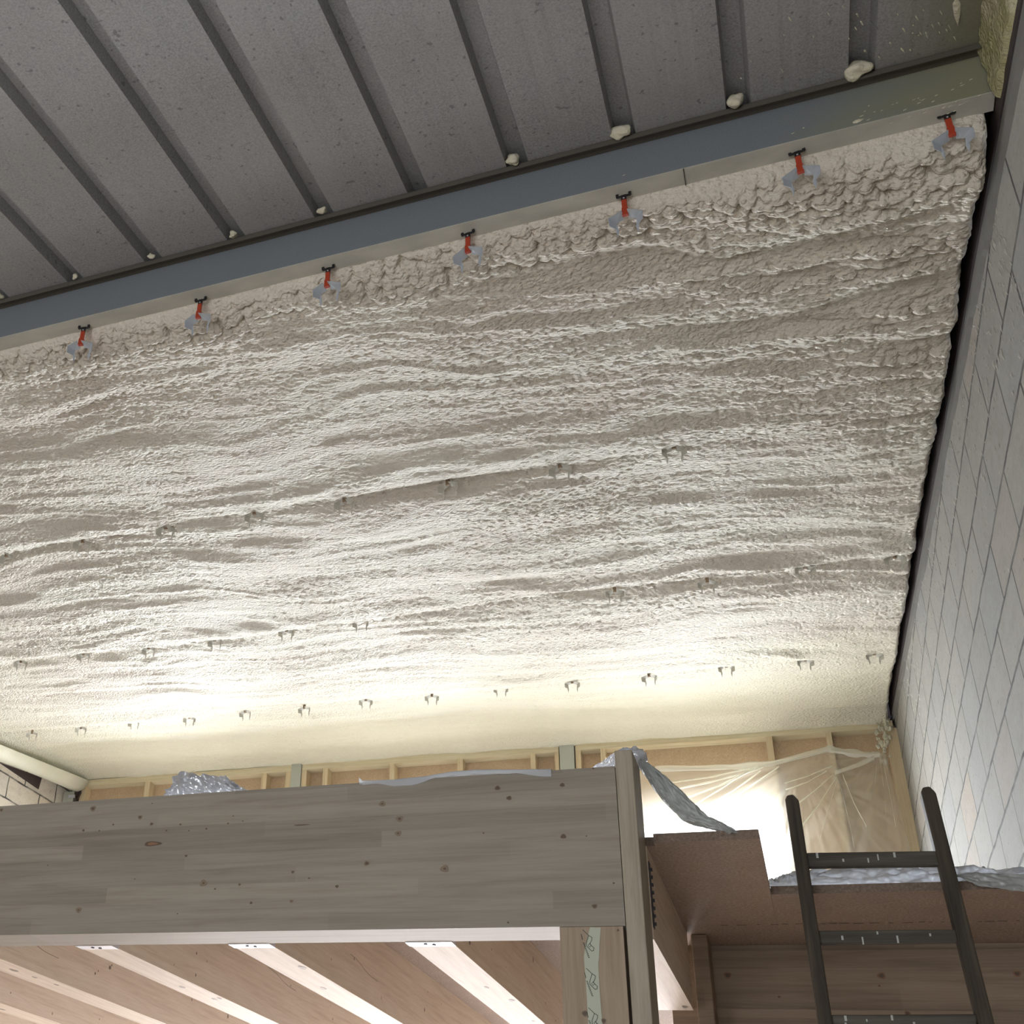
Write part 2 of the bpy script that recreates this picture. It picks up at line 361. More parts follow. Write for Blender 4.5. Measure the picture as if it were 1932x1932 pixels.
# right gable wall of blocks, its top following the roof
def gable(x0, x1, top):
    bm = bmesh.new(); add_prism(bm, [(x0, YB, -0.1), (x0, YF, -0.1), (x0, YF, zr(YF) + top), (x0, YB, zr(YB) + top)], (x1 - x0, 0, 0))
    bmesh.ops.recalc_face_normals(bm, faces=bm.faces); return bm
struct('wall_right', gable(XR, XR + 0.2, 0.0), M['blocks'])
struct('wall_left', gable(XL - 0.2, XL, -0.02), M['blocks_left'])
# ragged strip of grey render along the top of the right wall
bm = bmesh.new(); n = 160; prev = None
for i in range(n + 1):
    Y = 1.6 + (YF - 1.62) * (i / n) ** 1.25; w = 0.010 + 0.022 * abs(n2(np.array(Y * 1.6), np.array(3.3), 3)) * 2 + 0.006 * random.random()
    cur = [bm.verts.new((0.806, Y, zr(Y) + 0.022)), bm.verts.new((0.806, Y, zr(Y) - w)), bm.verts.new((0.82, Y, zr(Y) - w - 0.008)), bm.verts.new((0.82, Y, zr(Y) + 0.022))]
    if prev:
        for k in range(3): bm.faces.new((prev[k], prev[k + 1], cur[k + 1], cur[k]))
    prev = cur
struct('trim_1', bm, M['render'])
# barn end behind the camera, with a wide door opening added to let in light
bm = bmesh.new(); zt = zd(YB) - 0.02
add_box(bm, (XL, YB - 0.2, 0), (-4.0, YB, zt)); add_box(bm, (0.7, YB - 0.2, 0), (XR, YB, zt)); add_box(bm, (-4.0, YB - 0.2, 3.5), (0.7, YB, zt))
struct('wall_back', bm, M['blocks_left'])
# lower storey of the far wall, with its window openings
bm = bmesh.new(); z1 = 0.90 + CZ
add_box(bm, (XL, YF, 0), (-5.6, YF + 0.2, z1)); add_box(bm, (-0.1, YF, 0), (XR, YF + 0.2, z1))
add_box(bm, (-5.6, YF, 0), (-0.1, YF + 0.2, 0.10)); add_box(bm, (-5.6, YF, 1.75), (-0.1, YF + 0.2, z1))
for x in (-3.8, -2.0): add_box(bm, (x - 0.12, YF, 0.10), (x + 0.12, YF + 0.2, 1.75))
struct('wall_far', bm, M['blocks_left'])

# ------------------------------------------------------------ sprayed foam
ROWS = [4.506, 6.126, 7.739]
def foam_height(X, Y):
    """depth of foam hanging below the nominal skin (metres)"""
    far = sst(6.6, 8.6, Y)
    Ys = Y - 0.12 * X + 0.17 * n2(X * 0.9, Y * 0.7, 2) + 0.035 * n2(X * 3.1 + 8, Y * 3, 2)
    fuzz = np.clip(0.75 + 0.6 * n2(X * 1.3 + 3, Y * 1.6, 2), 0.3, 1.3) * (1 - 0.75 * far)
    h = 0.036 * n2(X * 0.8 + 0.3 * n2(X, Y), Ys * 3.2, 2) * (1 - 0.55 * far)
    rid = 1 - np.abs(n2(X * 0.9 + 31, Ys * 6.0 + 3, 2)) * 2
    h += 0.0110 * rid * (1 - 0.5 * far)
    h += 0.0085 * n2(X * 3.2 + 9, Ys * 13, 2) * (1 - 0.45 * far)
    h += 0.0040 * n2(X * 17, Y * 27, 2) * fuzz
    peb = np.sqrt(np.maximum(1 - 1.6 * worley(X * 44 + 0.3 * n2(X * 9, Y * 9), Y * 52) ** 2, 0))
    h += (0.0075 * peb + 0.003 * n2(X * 60, Y * 70)) * fuzz
    # popcorn on the right
    right = sst(-0.55, 0.35, X + 0.35 * n2(X * 2, Y * 1.6, 2) - 0.30 * np.abs(Y - 3.7)) * (1 - sst(4.35, 5.3, Y + 0.3 * n2(X * 2, Y)))
    arc = Ys + 0.16 * (X - 0.2) ** 2
    wrp = 0.6 * n2(X * 8, Y * 8, 1)
    lump = np.sqrt(np.maximum(1 - 1.5 * worley(X * 27 + 0.3 * wrp, arc * 30 + 0.3 * wrp) ** 2, 0))
    rows = 0.5 + 0.5 * n2(X * 3.5 + 77, (arc + 0.03 * n2(X * 5, Y * 5)) * 15, 2) * 1.6
    patch = 0.35 + 0.65 * sst(-0.35, 0.35, n2(X * 3.0 + 60, Y * 4.0, 2))
    h += right * (0.026 * lump * (0.30 + 0.8 * rows) * patch + 0.018 * rows)
    # coarse bead along the first purlin
    b = 1 - sst(0.10, 0.24, Y - 2.89 + 0.06 * n2(X * 2.2, Y * 0 + 4.0, 2) - 0.10 * sst(-0.3, 0.7, X))
    wr2 = 0.8 * n2(X * 11 + 5, Y * 11, 1)
    h += b * 0.030 * np.sqrt(np.maximum(1 - 1.5 * worley(X * 30 + 0.5 * wr2, Y * 27 + 40 + 0.5 * wr2) ** 2, 0))
    # short ridges against the right gable
    e = sst(0.50, 0.66, X + 0.05 * n2(X * 0 + 2, Y * 1.8, 2))
    h += e * (0.007 * n2(X * 7, Y * 30 + 2 * n2(X * 4, Y * 4), 2) + 0.016 * n2(X * 3 + 7, Y * 3.0, 2)) * (1 - 0.35 * far)
    # folds over the hidden purlins
    for k, yr in enumerate(ROWS):
        c = yr - 0.02 + 0.030 * n2(X * 1.4 + 11 * k, Y * 0 + 1.5 + k, 3); d = Y - c
        amp = (1.0, 1.0, 1.0)[k] * np.clip(0.62 + 0.75 * n2(X * 0.9 + 23 * k, Y * 0 + 7.7, 2), 0.12, 1.25); w = 0.060
        h += -0.034 * amp * np.exp(-((d - 0.03) / w) ** 2) * (0.6 if k == 2 else 1)
        h += 0.026 * np.exp(-((d + 0.11) / 0.07) ** 2) * amp * (0.6 if k == 2 else 1)
        crust = np.sqrt(np.maximum(1 - 1.5 * worley(X * 34 + 3 * k + wrp, Y * 36 + wrp) ** 2, 0))
        h += 0.014 * np.exp(-((d - 0.02) / (w * 1.2)) ** 4) * crust * np.clip(amp, 0.3, 1)
    return h
def foam_mesh():
    X = np.concatenate([np.linspace(-6.20, -2.75, 420)[:-1], np.linspace(-2.75, 0.777, 900)])
    s = np.linspace(1 / 2.887, 1 / 9.245, 1000); Yv = 1 / s
    XX, YY = np.meshgrid(X, Yv); H = foam_height(XX, YY)
    near = np.exp(-np.clip(YY - 2.89, 0, 9) / 0.09)
    H = H * (1 - np.exp(-np.clip(YY - 2.888, 0, 9) / 0.016))
    Z = zr(YY) + 0.030 + 0.054 * near - H
    Z -= 0.050 * sst(9.0, 9.22, YY) + 0.012 * sst(9.12, 9.23, YY) * (1 + n2(XX * 2.2, YY * 0, 3))
    edge = np.clip((XX - 0.752) / 0.025, 0, 1); Z += 0.025 * edge ** 2
    XX = XX + np.where(XX > 0.72, 0.006 * n2(YY * 9, YY * 0 + 2.2, 3) * (XX - 0.72) / 0.057, 0)
    Z -= 0.03 * sst(-6.05, -6.2, XX)
    ny, nx = XX.shape; co = np.stack([XX, YY, Z], -1).reshape(-1, 3)
    idx = np.arange(ny * nx).reshape(ny, nx)
    quads = np.stack([idx[:-1, :-1], idx[1:, :-1], idx[1:, 1:], idx[:-1, 1:]], -1).reshape(-1, 4)
    quads = quads[(co[quads[:, 0], 0] / co[quads[:, 0], 1]) > -1.12]
    rim = idx[:, -1]; rimco = co[rim] + np.array([0.0, 0, 0.12]); b0 = len(co); co = np.concatenate([co, rimco])   # side face towards the gable
    quads = np.concatenate([quads, np.stack([rim[:-1], rim[1:], b0 + np.arange(1, ny), b0 + np.arange(ny - 1)], -1)])
    me = bpy.data.meshes.new('spray_foam_insulation'); me.vertices.add(len(co)); me.vertices.foreach_set('co', co.astype(np.float32).ravel())
    me.loops.add(len(quads) * 4); me.loops.foreach_set('vertex_index', quads.astype(np.int32).ravel())
    me.polygons.add(len(quads)); me.polygons.foreach_set('loop_start', np.arange(0, len(quads) * 4, 4, dtype=np.int32))
    me.polygons.foreach_set('use_smooth', np.ones(len(quads), dtype=bool))
    me.update(calc_edges=True); me.materials.append(M['foam']); return me
fo = bpy.data.objects.new('spray_foam_insulation', foam_mesh()); COL.objects.link(fo)
tag(fo, 'cream sprayed foam skin, wavy and lumpy, covering the underside of the sloping roof', 'insulation')

# ------------------------------------------------------------ first purlin (Z section)
pur = thing('steel_purlin', 'long blue-grey steel purlin between the bare ribbed sheets and the foam', 'steel beam', (0, 2.82, 3.0 + CZ))
PX0, PX1 = -5.2, 0.800
def pbox(name, lo, hi, m):
    return obj(name, box((lo[0], lo[1] - 2.82, lo[2] - 3.0), (hi[0], hi[1] - 2.82, hi[2] - 3.0)), m, pur)
pbox('web', (PX0, 2.820, 3.000), (PX1, 2.8225, 3.160), M['purlin'])
pbox('bottom_flange', (PX0, 2.820, 2.9975), (PX1, 2.890, 3.0), M['flange'])
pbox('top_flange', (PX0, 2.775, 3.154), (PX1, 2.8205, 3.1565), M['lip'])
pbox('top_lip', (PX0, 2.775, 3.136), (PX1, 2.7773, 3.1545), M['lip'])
# joint line where two lengths of flange meet, above the fourth hanger gap
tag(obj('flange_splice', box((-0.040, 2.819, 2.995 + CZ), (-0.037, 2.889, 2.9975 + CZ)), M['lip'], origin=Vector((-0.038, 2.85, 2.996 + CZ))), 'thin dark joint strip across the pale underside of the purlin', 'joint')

# foam squeezed out of the rib ends
rows_b = [(5, 568, 0.018), (147, 527, 0.014), (292, 493, 0.015), (447, 454, 0.016), (612, 408, 0.018), (973, 316, 0.025), (1174, 266, 0.030), (1390, 206, 0.029), (1622, 145, 0.034)]
names = ['beside the left edge of the photo', 'at the second rib end from the left', 'at the third rib end from the left', 'at the fourth rib end from the left', 'at the fifth rib end, above the third clip',
         'at the rib end above the middle clip gap', 'at the rib end just above the right-middle clip', 'at the second rib end from the gable, lumpy', 'at the last rib end before the gable']
def blob_mesh(r, seed):
    bm = bmesh.new(); rnd = random.Random(seed)
    bmesh.ops.create_icosphere(bm, subdivisions=3, radius=1)
    cs = [(Vector((rnd.uniform(-.7, .7), rnd.uniform(-.6, .6), rnd.uniform(-.7, .7))).normalized(), rnd.uniform(0.25, 0.5)) for _ in range(9)]
    for v in bm.verts:
        n = v.co.normalized(); k = 0.72 + sum(a * max(0, n.dot(c)) ** 9 for c, a in cs)
        v.co = Vector((n.x * k * r, n.y * k * r * 0.75, n.z * k * r * 0.9))
    return bm
for i, (px, py, r) in enumerate(rows_b):
    p = deck_at(px, py); o = obj('foam_blob', blob_mesh(r, i), M['foam_plain'], smooth=True); o.location = (p.x, 2.765 - r * 0.3, zd(2.765) + r * 0.1)
    tag(o, 'lump of cream foam squeezed out ' + names[i], 'foam lump', 'foam lumps at the rib ends')

# ------------------------------------------------------------ gable rafters
o0 = Vector((0.80, 2.5, 2.95 + CZ))
rf = thing('steel_rafter', 'dark brown steel rafter in the gap above the right block wall', 'steel beam', o0)
def slope_box(x0, x1, y0, y1, lo, hi):
    bm = bmesh.new(); add_prism(bm, [Vector((x0, y, z)) - o0 for y, z in ((y0, lo(y0)), (y1, lo(y1)), (y1, hi(y1)), (y0, hi(y0)))], (x1 - x0, 0, 0))
    bmesh.ops.recalc_face_normals(bm, faces=bm.faces); return bm
obj('web', slope_box(0.803, 0.811, YB, YF - 0.1, lambda y: zr(y) + 0.030, lambda y: zd(y) - 0.002), M['rafter'], rf)
obj('bottom_flange', slope_box(0.812, 0.86, YB, YF - 0.1, lambda y: zr(y) + 0.06, lambda y: zr(y) + 0.066), M['rafter'], rf)
ys = np.linspace(0.6, 2.81, 240); us = np.linspace(0, 1, 26); bm = bmesh.new(); R_ = []
for y in ys:
    row = []
    for u in us:
        z = zd(y) - 0.002 - u * (0.205 + 0.010 * float(n2(np.array(y * 9), np.array(1.1), 3))); th = 0.012 + 0.009 * float(n2(np.array(y * 26), np.array(u * 5), 3)) + 0.010 * (1 - u) ** 3
        row.append(bm.verts.new(Vector((0.803 - th * (1 if u < 0.999 else 0), y, z)) - o0))
    R_.append(row)
for a, b in zip(R_[:-1], R_[1:]):
    for i in range(len(us) - 1): bm.faces.new((a[i], b[i], b[i + 1], a[i + 1]))
foc = obj('foam_coating', bm, M['foam_yellow'], rf, smooth=True); foc['label'] = 'thin rough yellow foam sprayed on the upper web'
# left rafter, boxed in smooth cream foam
lr = bmesh.new(); rr = []
for y in np.linspace(4.9, 9.20, 40):
    row = []
    for k in range(13):
        a = math.pi * k / 12; rad = 0.095 + 0.004 * math.sin(y * 3 + k)
        row.append(lr.verts.new((-6.155 - math.cos(a) * rad, y, zr(y) - 0.05 - math.sin(a) * rad * 1.1)))
    rr.append(row)
for a, b in zip(rr[:-1], rr[1:]):
    for i in range(12): lr.faces.new((a[i], b[i], b[i + 1], a[i + 1]))
lr.faces.new(rr[0]); lr.faces.new(rr[-1][::-1]); bmesh.ops.recalc_face_normals(lr, faces=lr.faces)
tag(obj('foam_covered_rafter', lr, M['foam_cream'], smooth=True, origin=Vector((-6.15, 8, 5.0))), 'rounded cream foam-covered rafter along the top of the left wall', 'rafter')
p = at(45, 1464, 5.95)
bm = bmesh.new(); add_prism(bm, [Vector((-6.262, y, z)) for y, z in ((8.05, zr(8.05) - 0.13), (8.72, zr(8.72) - 0.12), (8.70, zr(8.7) - 0.235))], (0.008, 0, 0)); bmesh.ops.recalc_face_normals(bm, faces=bm.faces)
tag(obj('wall_gap_shade', bm, M['rafter'], origin=Vector((-6.26, 8.4, zr(8.4) - 0.14))), 'black wedge-shaped plate standing in for the dark gap between left wall blocks and the cream rafter', 'gap')  # solid dark plate, its colour stands for the shade in a gap
q0 = at(122, 1498, 9.10)
br = thing('steel_bracket', 'grey steel bracket in the far left corner under the rafter', 'bracket', q0)
obj('plate', box((-0.01, 0, -0.11), (0.10, 0.012, 0.02)), M['column_paint'], br)
obj('bolt', box((0.06, -0.02, -0.045), (0.125, -0.004, -0.02)), M['galv'], br)
bm = bmesh.new(); c = at(147, 1488, 9.19); pr = random.Random(4); pts = []
for k in range(14):
    a = 2 * math.pi * k / 14; pts.append(c + Vector((math.cos(a) * 0.04 * pr.uniform(.6, 1.2), 0, math.sin(a) * 0.10 * pr.uniform(.7, 1.15))))
add_prism(bm, pts, (0, 0.02, 0)); bmesh.ops.recalc_face_normals(bm, faces=bm.faces)
tag(obj('corner_gap_shade', bm, M['rafter'], origin=c), 'ragged black plate standing in for the dark opening in the far left corner beside the wall framing', 'gap')  # dark plate painted as the blackness of an open corner

# ------------------------------------------------------------ furring clips
def clip(covered=False):
    t = thing('furring_clip', '', 'clip', (0, 0, 0))
    zm = M['dirty_zinc'] if covered else M['zinc']
    if not covered:
        bm = bmesh.new(); add_box(bm, (-0.0085, -0.003, 0.060), (0.0085, 0.003, 0.088)); add_box(bm, (-0.024, -0.004, 0.084), (-0.015, 0.004, 0.096)); add_box(bm, (0.015, -0.004, 0.084), (0.024, 0.004, 0.096))
        add_box(bm, (-0.022, -0.0025, 0.080), (0.022, 0.0025, 0.087)); obj('flange_grip', bm, M['black_plastic'], t, bevel=0.001)
        bm = bmesh.new(); add_cyl(bm, (0, -0.0028, 0.072), (0, -0.0045, 0.072), 0.0028, 10); obj('rivet', bm, M['galv'], t)
    bm = bmesh.new(); add_box(bm, (-0.008, -0.004, 0.012), (0.008, 0.004, 0.066 if not covered else 0.03)); add_box(bm, (-0.0095, -0.006, -0.002), (0.0095, 0.006, 0.030))
    obj('stem', bm, M['dusty_stem'] if covered else M['red_plastic'], t, bevel=0.001)
    bm = bmesh.new(); th = 0.0012
    def plate(p):                                     # a thin bent plate given by corner points
        vs = [Vector(a) for a in p]; n = (vs[1] - vs[0]).cross(vs[2] - vs[0]).normalized() * th; add_prism(bm, [a - n * .5 for a in vs], n)
    for s in (-1, 1):
        plate([(s * 0.008, -0.020, 0.006), (s * 0.052, -0.004, 0.000), (s * 0.030, 0.022, -0.004), (s * 0.008, 0.020, 0.002)])      # wing
        plate([(s * 0.052, -0.004, 0.000), (s * 0.030, 0.022, -0.004), (s * 0.031, 0.024, -0.030), (s * 0.051, 0.000, -0.030)])      # turned-down cheek
        plate([(s * 0.030, 0.020, -0.010), (s * 0.036, 0.023, -0.030), (s * 0.031, 0.024, -0.062), (s * 0.026, 0.024, -0.036)])       # prong
    bmesh.ops.recalc_face_normals(bm, faces=bm.faces)
    obj('fork', bm, zm, t); return t
first = clip(); hid = clip(True)
ordn = ['first', 'second', 'third', 'fourth', 'fifth', 'sixth', 'seventh', 'eighth', 'ninth', 'tenth', 'eleventh', 'twelfth', 'thirteenth']
row1 = [(152, 651), (374, 600), (617, 541), (883, 476), (1180, 406), (1511, 325), (1797, 255)]
for i, (px, py) in enumerate(row1):
    p = at(px, py, 2.862)
    o = first if i == 0 else dup(first); o.location = p; o.rotation_euler = (0, 0, random.uniform(-0.12, 0.12) + 0.1 - 0.05 * i)
    o['label'] = 'bare zinc furring clip with red stem under the bare purlin, ' + ordn[i] + ' from the left'
    o['group'] = 'clips hanging from the bare purlin'
rows = [(1, [(10, 1060), (155, 1030), (312, 1003), (480, 975), (650, 950), (845, 925), (1057, 880), (1272, 850), (1730, 775)]),
        (2, [(38, 1258), (157, 1240), (280, 1228), (405, 1213), (540, 1197), (680, 1183), (1160, 1118), (1335, 1103), (1520, 1080), (1690, 1062)]),
        (3, [(60, 1387), (152, 1380), (252, 1364), (357, 1360), (462, 1352), (574, 1337), (690, 1327), (815, 1316), (945, 1303), (1080, 1295), (1225, 1280), (1372, 1272), (1520, 1250), (1650, 1236)])]
k_ = 0
for r, lst in rows:
    for i, (px, py) in enumerate(lst):
        p = at(px, py, ROWS[r - 1] + 0.01); o = hid if k_ == 0 else dup(hid); k_ += 1
        o.location = (p.x, p.y, zr(p.y) + 0.020 + random.uniform(-0.008, 0.012)); o.rotation_euler = (0, 0, random.uniform(-0.15, 0.25))
        o['label'] = 'clip half buried in the %s foam fold behind the bare purlin, %s from the left' % (ordn[r - 1], ordn[i] if i < 13 else 'last')
        o['group'] = 'clips poking out of the %s foam fold' % ordn[r - 1]

# ------------------------------------------------------------ far stud wall: three framed panels and two columns
YW, TOP = 9.22, 3.700 + CZ
FL = 0.9435 + CZ
def xw(px): return at(px, 1475 - 0.075 * px, YW).x
def panel(label, x0, x1, studs, top, rects, hand=None):
    t = thing('timber_wall_panel', label, 'wall panel', (x0, YW, FL)); o = Vector((x0, YW, FL))
    def bb(lo, hi): return box(Vector(lo) - o, Vector(hi) - o)
    obj('top_plate', bb((x0, YW, top - 0.058), (x1, YW + 0.105, top)), M['frame_h'], t)
    for a, b in studs: obj('stud', bb((a, YW + 0.001, FL), (b, YW + 0.104, top - 0.058)), M['frame'], t)
    bm = bmesh.new()
    for (a, c, b, d) in rects: add_box(bm, Vector((a, YW + 0.1055, c)) - o, Vector((b, YW + 0.125, d)) - o)
    obj('chipboard', bm, M['chip_wall'], t)
    return t
X1a, X1b = xw(156), xw(551)
WL = (-5.35, -4.45)                                     # window hidden by the beam, lights the left of the foam
panel('left timber wall panel with chipboard back, behind the crinkled plastic bundle', X1a, X1b, [(xw(156), xw(165)), (xw(277), xw(286)), (xw(496), xw(505)), (xw(541), xw(551))], TOP - 0.008,
      [(X1a, FL, WL[0], TOP), (WL[1], FL, X1b, TOP), (WL[0], 2.9 + CZ, WL[1], TOP), (WL[0], FL, WL[1], 1.15 + CZ)])
X2a, X2b = xw(571), xw(1053)
panel('middle timber wall panel of five bays behind the big glued beam', X2a, X2b, [(xw(a), xw(b)) for a, b in ((571, 580), (611, 620), (736, 745), (863, 873), (1000, 1009), (1045, 1053))], TOP - 0.002,
      [(X2a, FL, -3.35, TOP), (-3.35, 2.9 + CZ, -2.2, TOP), (-3.35, FL, -2.2, 1.15 + CZ), (-2.2, FL, X2b, TOP)])  # middle opening added, hidden behind the beam, to light the far foam
X3a, X3b = xw(1084), 0.80
wn = [(-1.10, -0.345, 3.02), (-0.30, -0.02, 3.14)]
panel('right timber wall panel with clear plastic sheeting and the bright window', X3a, X3b, [(xw(1084), xw(1094)), (xw(1131), xw(1140)), (xw(1441), xw(1453)), (xw(1554), xw(1564)), (0.745, 0.8195)], TOP,
      [(X3a, FL, -1.10, TOP), (-1.10, 3.02 + CZ, -0.345, TOP), (-0.345, FL, -0.30, TOP), (-0.30, 3.14 + CZ, -0.02, TOP), (-0.02, FL, 0.8195, TOP)])
for i, (a, b, zt, zb) in enumerate([(-1.10, -0.345, 3.02, FL - CZ), (-0.30, -0.02, 3.14, FL - CZ), (WL[0], WL[1], 2.9, 1.15), (-3.35, -2.2, 2.9, 1.15)]):  # the last one frames the added middle opening
    w = 0.02; bm = bmesh.new(); y0, y1 = YW + 0.127, YW + 0.16
    add_box(bm, (a, y0, zb + CZ), (a + w, y1, zt + CZ)); add_box(bm, (b - w, y0, zb + CZ), (b, y1, zt + CZ)); add_box(bm, (a, y0, zt - w + CZ), (b, y1, zt + CZ)); add_box(bm, (a, y0, zb + CZ), (b, y1, zb + w + CZ))
    struct('window_%d' % (i + 1), bm, M['film_white'])
for lab, a, b in (('left grey-green steel column between timber wall panels', xw(552), xw(571) - .004), ('right grey-green steel column beside the plastic-covered panel', xw(1055), xw(1082))):
    tag(obj('steel_column', box((a, YW - 0.015, FL), (b, YW + 0.02, TOP + 0.03)), M['column_paint'], origin=Vector(((a + b) / 2, YW, FL)), bevel=0.003), lab, 'column', 'steel columns in the far wall')
for lab, a, b, dz in (('dark brown strip standing in for the shaded slot above the right panel, beside the right column', 1085, 1205, 0.0), ('dark brown strip standing in for the shaded slot above the right panel, near the gable', 1445, 1592, 0.012)):
    z = TOP + 0.018 + dz
    tag(obj('slot_shade_strip', box((xw(a), YW - 0.055, z - 0.012), (xw(b), YW - 0.045, z + 0.022)), M['rafter'], origin=Vector((xw(a), YW, z))), lab, 'strip')  # dark strips put where the slots above the panel lie in shade
# unseen slab added outside to keep lower-window light off the ceiling
struct('light_block_slab', box((XL, YF, 0.80 + CZ), (XR, 10.9, 0.90 + CZ)), M['concrete'])
# upper far wall outside line above lower wall, to close corners
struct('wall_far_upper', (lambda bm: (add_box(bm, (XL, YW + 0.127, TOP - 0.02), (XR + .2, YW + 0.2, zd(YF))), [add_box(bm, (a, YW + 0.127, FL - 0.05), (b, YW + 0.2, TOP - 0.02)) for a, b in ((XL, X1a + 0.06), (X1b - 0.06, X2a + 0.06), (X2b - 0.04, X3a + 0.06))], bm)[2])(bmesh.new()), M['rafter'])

# foam strands dripping on the last stud by the gable
bm = bmesh.new(); rnd = random.Random(11)
for k in range(46):
    u = rnd.random(); x = 0.765 + rnd.uniform(-0.07, 0.02) - 0.03 * u; z = TOP + 0.02 - u * 0.34; r = rnd.uniform(0.006, 0.016)
    b2 = blob_mesh(r, k); me = bpy.data.meshes.new('tmp'); b2.to_mesh(me); b2.free()
    n0 = len(bm.verts); bm.from_mesh(me); bpy.data.meshes.remove(me); bm.verts.ensure_lookup_table()
    for v in bm.verts[n0:]: v.co = Vector((v.co.x + x, v.co.y + YW - 0.008, v.co.z * rnd.uniform(1, 1.05) * 1.8 + z))
tag(obj('foam_drips', bm, M['foam_plain'], smooth=True, origin=Vector((0.76, YW, TOP - 0.2))), 'crusty cream foam drips on the corner stud beside the right wall', 'foam', kind='stuff')

# ------------------------------------------------------------ clear plastic over the right panel
def sheet(name, fn, nu, nv, m, label=None, cat='plastic sheet', thick=0.0, group=None):
    bm = bmesh.new(); g = [[bm.verts.new(fn(i / nu, j / nv)) for j in range(nv + 1)] for i in range(nu + 1)]
    for i in range(nu):
        for j in range(nv): bm.faces.new((g[i][j], g[i + 1][j], g[i + 1][j + 1], g[i][j + 1]))
    o = obj(name, bm, m, smooth=True, origin=Vector(fn(0.5, 0.5)))
    if thick: s = o.modifiers.new('thickness', 'SOLIDIFY'); s.thickness = thick
    if label: tag(o, label, cat, group)
    return o
def N1(x, s=0.0, o=2): return float(n2(np.array(float(x)), np.array(float(s)), o))
topline = [(1195, 1462), (1240, 1455), (1330, 1450), (1450, 1442), (1520, 1425), (1560, 1412), (1600, 1418), (1640, 1422), (1672, 1424)]
def poly(pts, u):
    n = len(pts) - 1; f = min(u * n, n - 1e-6); i = int(f); f -= i; a, b = pts[i], pts[i + 1]
    return (a[0] + (b[0] - a[0]) * f, a[1] + (b[1] - a[1]) * f)
def film_fn(u, v):
    tx, ty = poly(topline, u); bx = 1180 + u * 560; a = at(tx, ty, YW - 0.13); b = at(bx, 1690, YW - 0.16)
    p = a.lerp(b, v)
    # fans of folds gathered at the stud (1560,1412) and at the corner (1672,1424)
    d = 0
    for gx, gy, s in ((1505, 1438, 1.0), (1670, 1424, 1.3)):
        g = at(gx, gy, YW - 0.13); ang = math.atan2(p.z - g.z, p.x - g.x); r = math.hypot(p.z - g.z, p.x - g.x)
        d += s * (0.026 * N1(ang * 7, s * 3, 1) + 0.010 * N1(ang * 21, s * 5, 1)) * min(1, r * 4) * math.exp(-r * 0.6)
    return (p.x, p.y + d - 0.02, p.z)
pl = thing('plastic_film', 'clear creased polythene film stretched over the right wall panel and window', 'plastic sheet', at(1460, 1550, YW - 0.1))
fl = sheet('film', film_fn, 220, 90, M['film']); fl.location = fl.location - pl.location; fl.parent = pl
def strand(pts, w, name, Y, seed):
    def f(u, v):
        x, y = poly(pts, u); ww = w * (0.7 + 0.5 * abs(N1(u * 5, seed))) ; p = at(x, y + (v - 0.5) * ww, Y - 0.02 - 0.012 * math.sin(v * math.pi))
        return (p.x, p.y + 0.006 * N1(v * 6 + seed, u * 3), p.z)
    o = sheet(name, f, 60, 8, M['film_fold']); o.location = o.location - pl.location; o.parent = pl
strand([(1236, 1450), (1330, 1449), (1400, 1446), (1455, 1441), (1520, 1424), (1562, 1413), (1568, 1412)], 13, 'gathered_edge', YW - 0.16, 1)
strand([(1560, 1412), (1600, 1420), (1640, 1424), (1660, 1423)], 15, 'gathered_edge', YW - 0.16, 2)
strand([(1575, 1458), (1620, 1443), (1650, 1429)], 11, 'fold', YW - 0.17, 3)
folds = [((1430, 1447), (1255, 1478)), ((1440, 1449), (1262, 1492)), ((1425, 1450), (1280, 1512)), ((1415, 1452), (1300, 1525)), ((1435, 1455), (1320, 1528)), ((1470, 1447), (1338, 1535)),
         ((1560, 1455), (1482, 1490)), ((1572, 1462), (1500, 1520)), ((1578, 1466), (1510, 1562)), ((1580, 1470), (1545, 1590)), ((1583, 1472), (1612, 1600)), ((1590, 1462), (1635, 1560)), ((1660, 1432), (1672, 1540)), ((1655, 1434), (1650, 1520)), ((1665, 1434), (1690, 1560)), ((1570, 1445), (1480, 1478))]
for k, (p_, q_) in enumerate(folds):
    m_ = ((p_[0] + q_[0]) / 2 + (-1) ** k * 2, (p_[1] + q_[1]) / 2 + 3); strand([p_, m_, q_], 3.2 + (k % 3), 'fold', YW - 0.175, 10 + k)

# ------------------------------------------------------------ mezzanine timber
ZB, ZT = 0.6936 + CZ, 1.081 + CZ              # big beam bottom / top
ZJ, ZF = 0.6936 + CZ, 0.920 + CZ                # joist underside / floor underside
def add_knot(bm, c, n, rx, rz, core=0.45, mi=(1, 2), tilt=0.0):
    """flat knot let into a face: ring + core; n is 'Y-' or 'X+' face"""
    def disc(a, b, off, mi_):
        vs = []
        for k in range(14):
            t = 2 * math.pi * k / 14; j = 1 + 0.12 * math.sin(3 * t + c[0] * 40); u = a * j * math.cos(t); w = b * j * math.sin(t)
            if n == 'Y-': vs.append(bm.verts.new((c[0] + u, c[1] - off, c[2] + w)))
            elif n == 'Z-': vs.append(bm.verts.new((c[0] + u, c[1] + w, c[2] - off)))
            else: vs.append(bm.verts.new((c[0] + off, c[1] + u, c[2] + w)))
        if n == 'X+' or n == 'Z-': pass
        f = bm.faces.new(vs if n != 'Z-' else vs[::-1]); f.material_index = mi_
    disc(rx, rz, 0.0006, mi[0])
    if core: disc(rx * core, rz * core, 0.0010, mi[1])
YBM = 2.86
beam = thing('glulam_beam', 'large pale glued laminated beam with many small knots, edge of the upper floor', 'beam', (-2.0, YBM, ZB))
o0 = Vector((-2.0, YBM, ZB)); bm = bmesh.new()
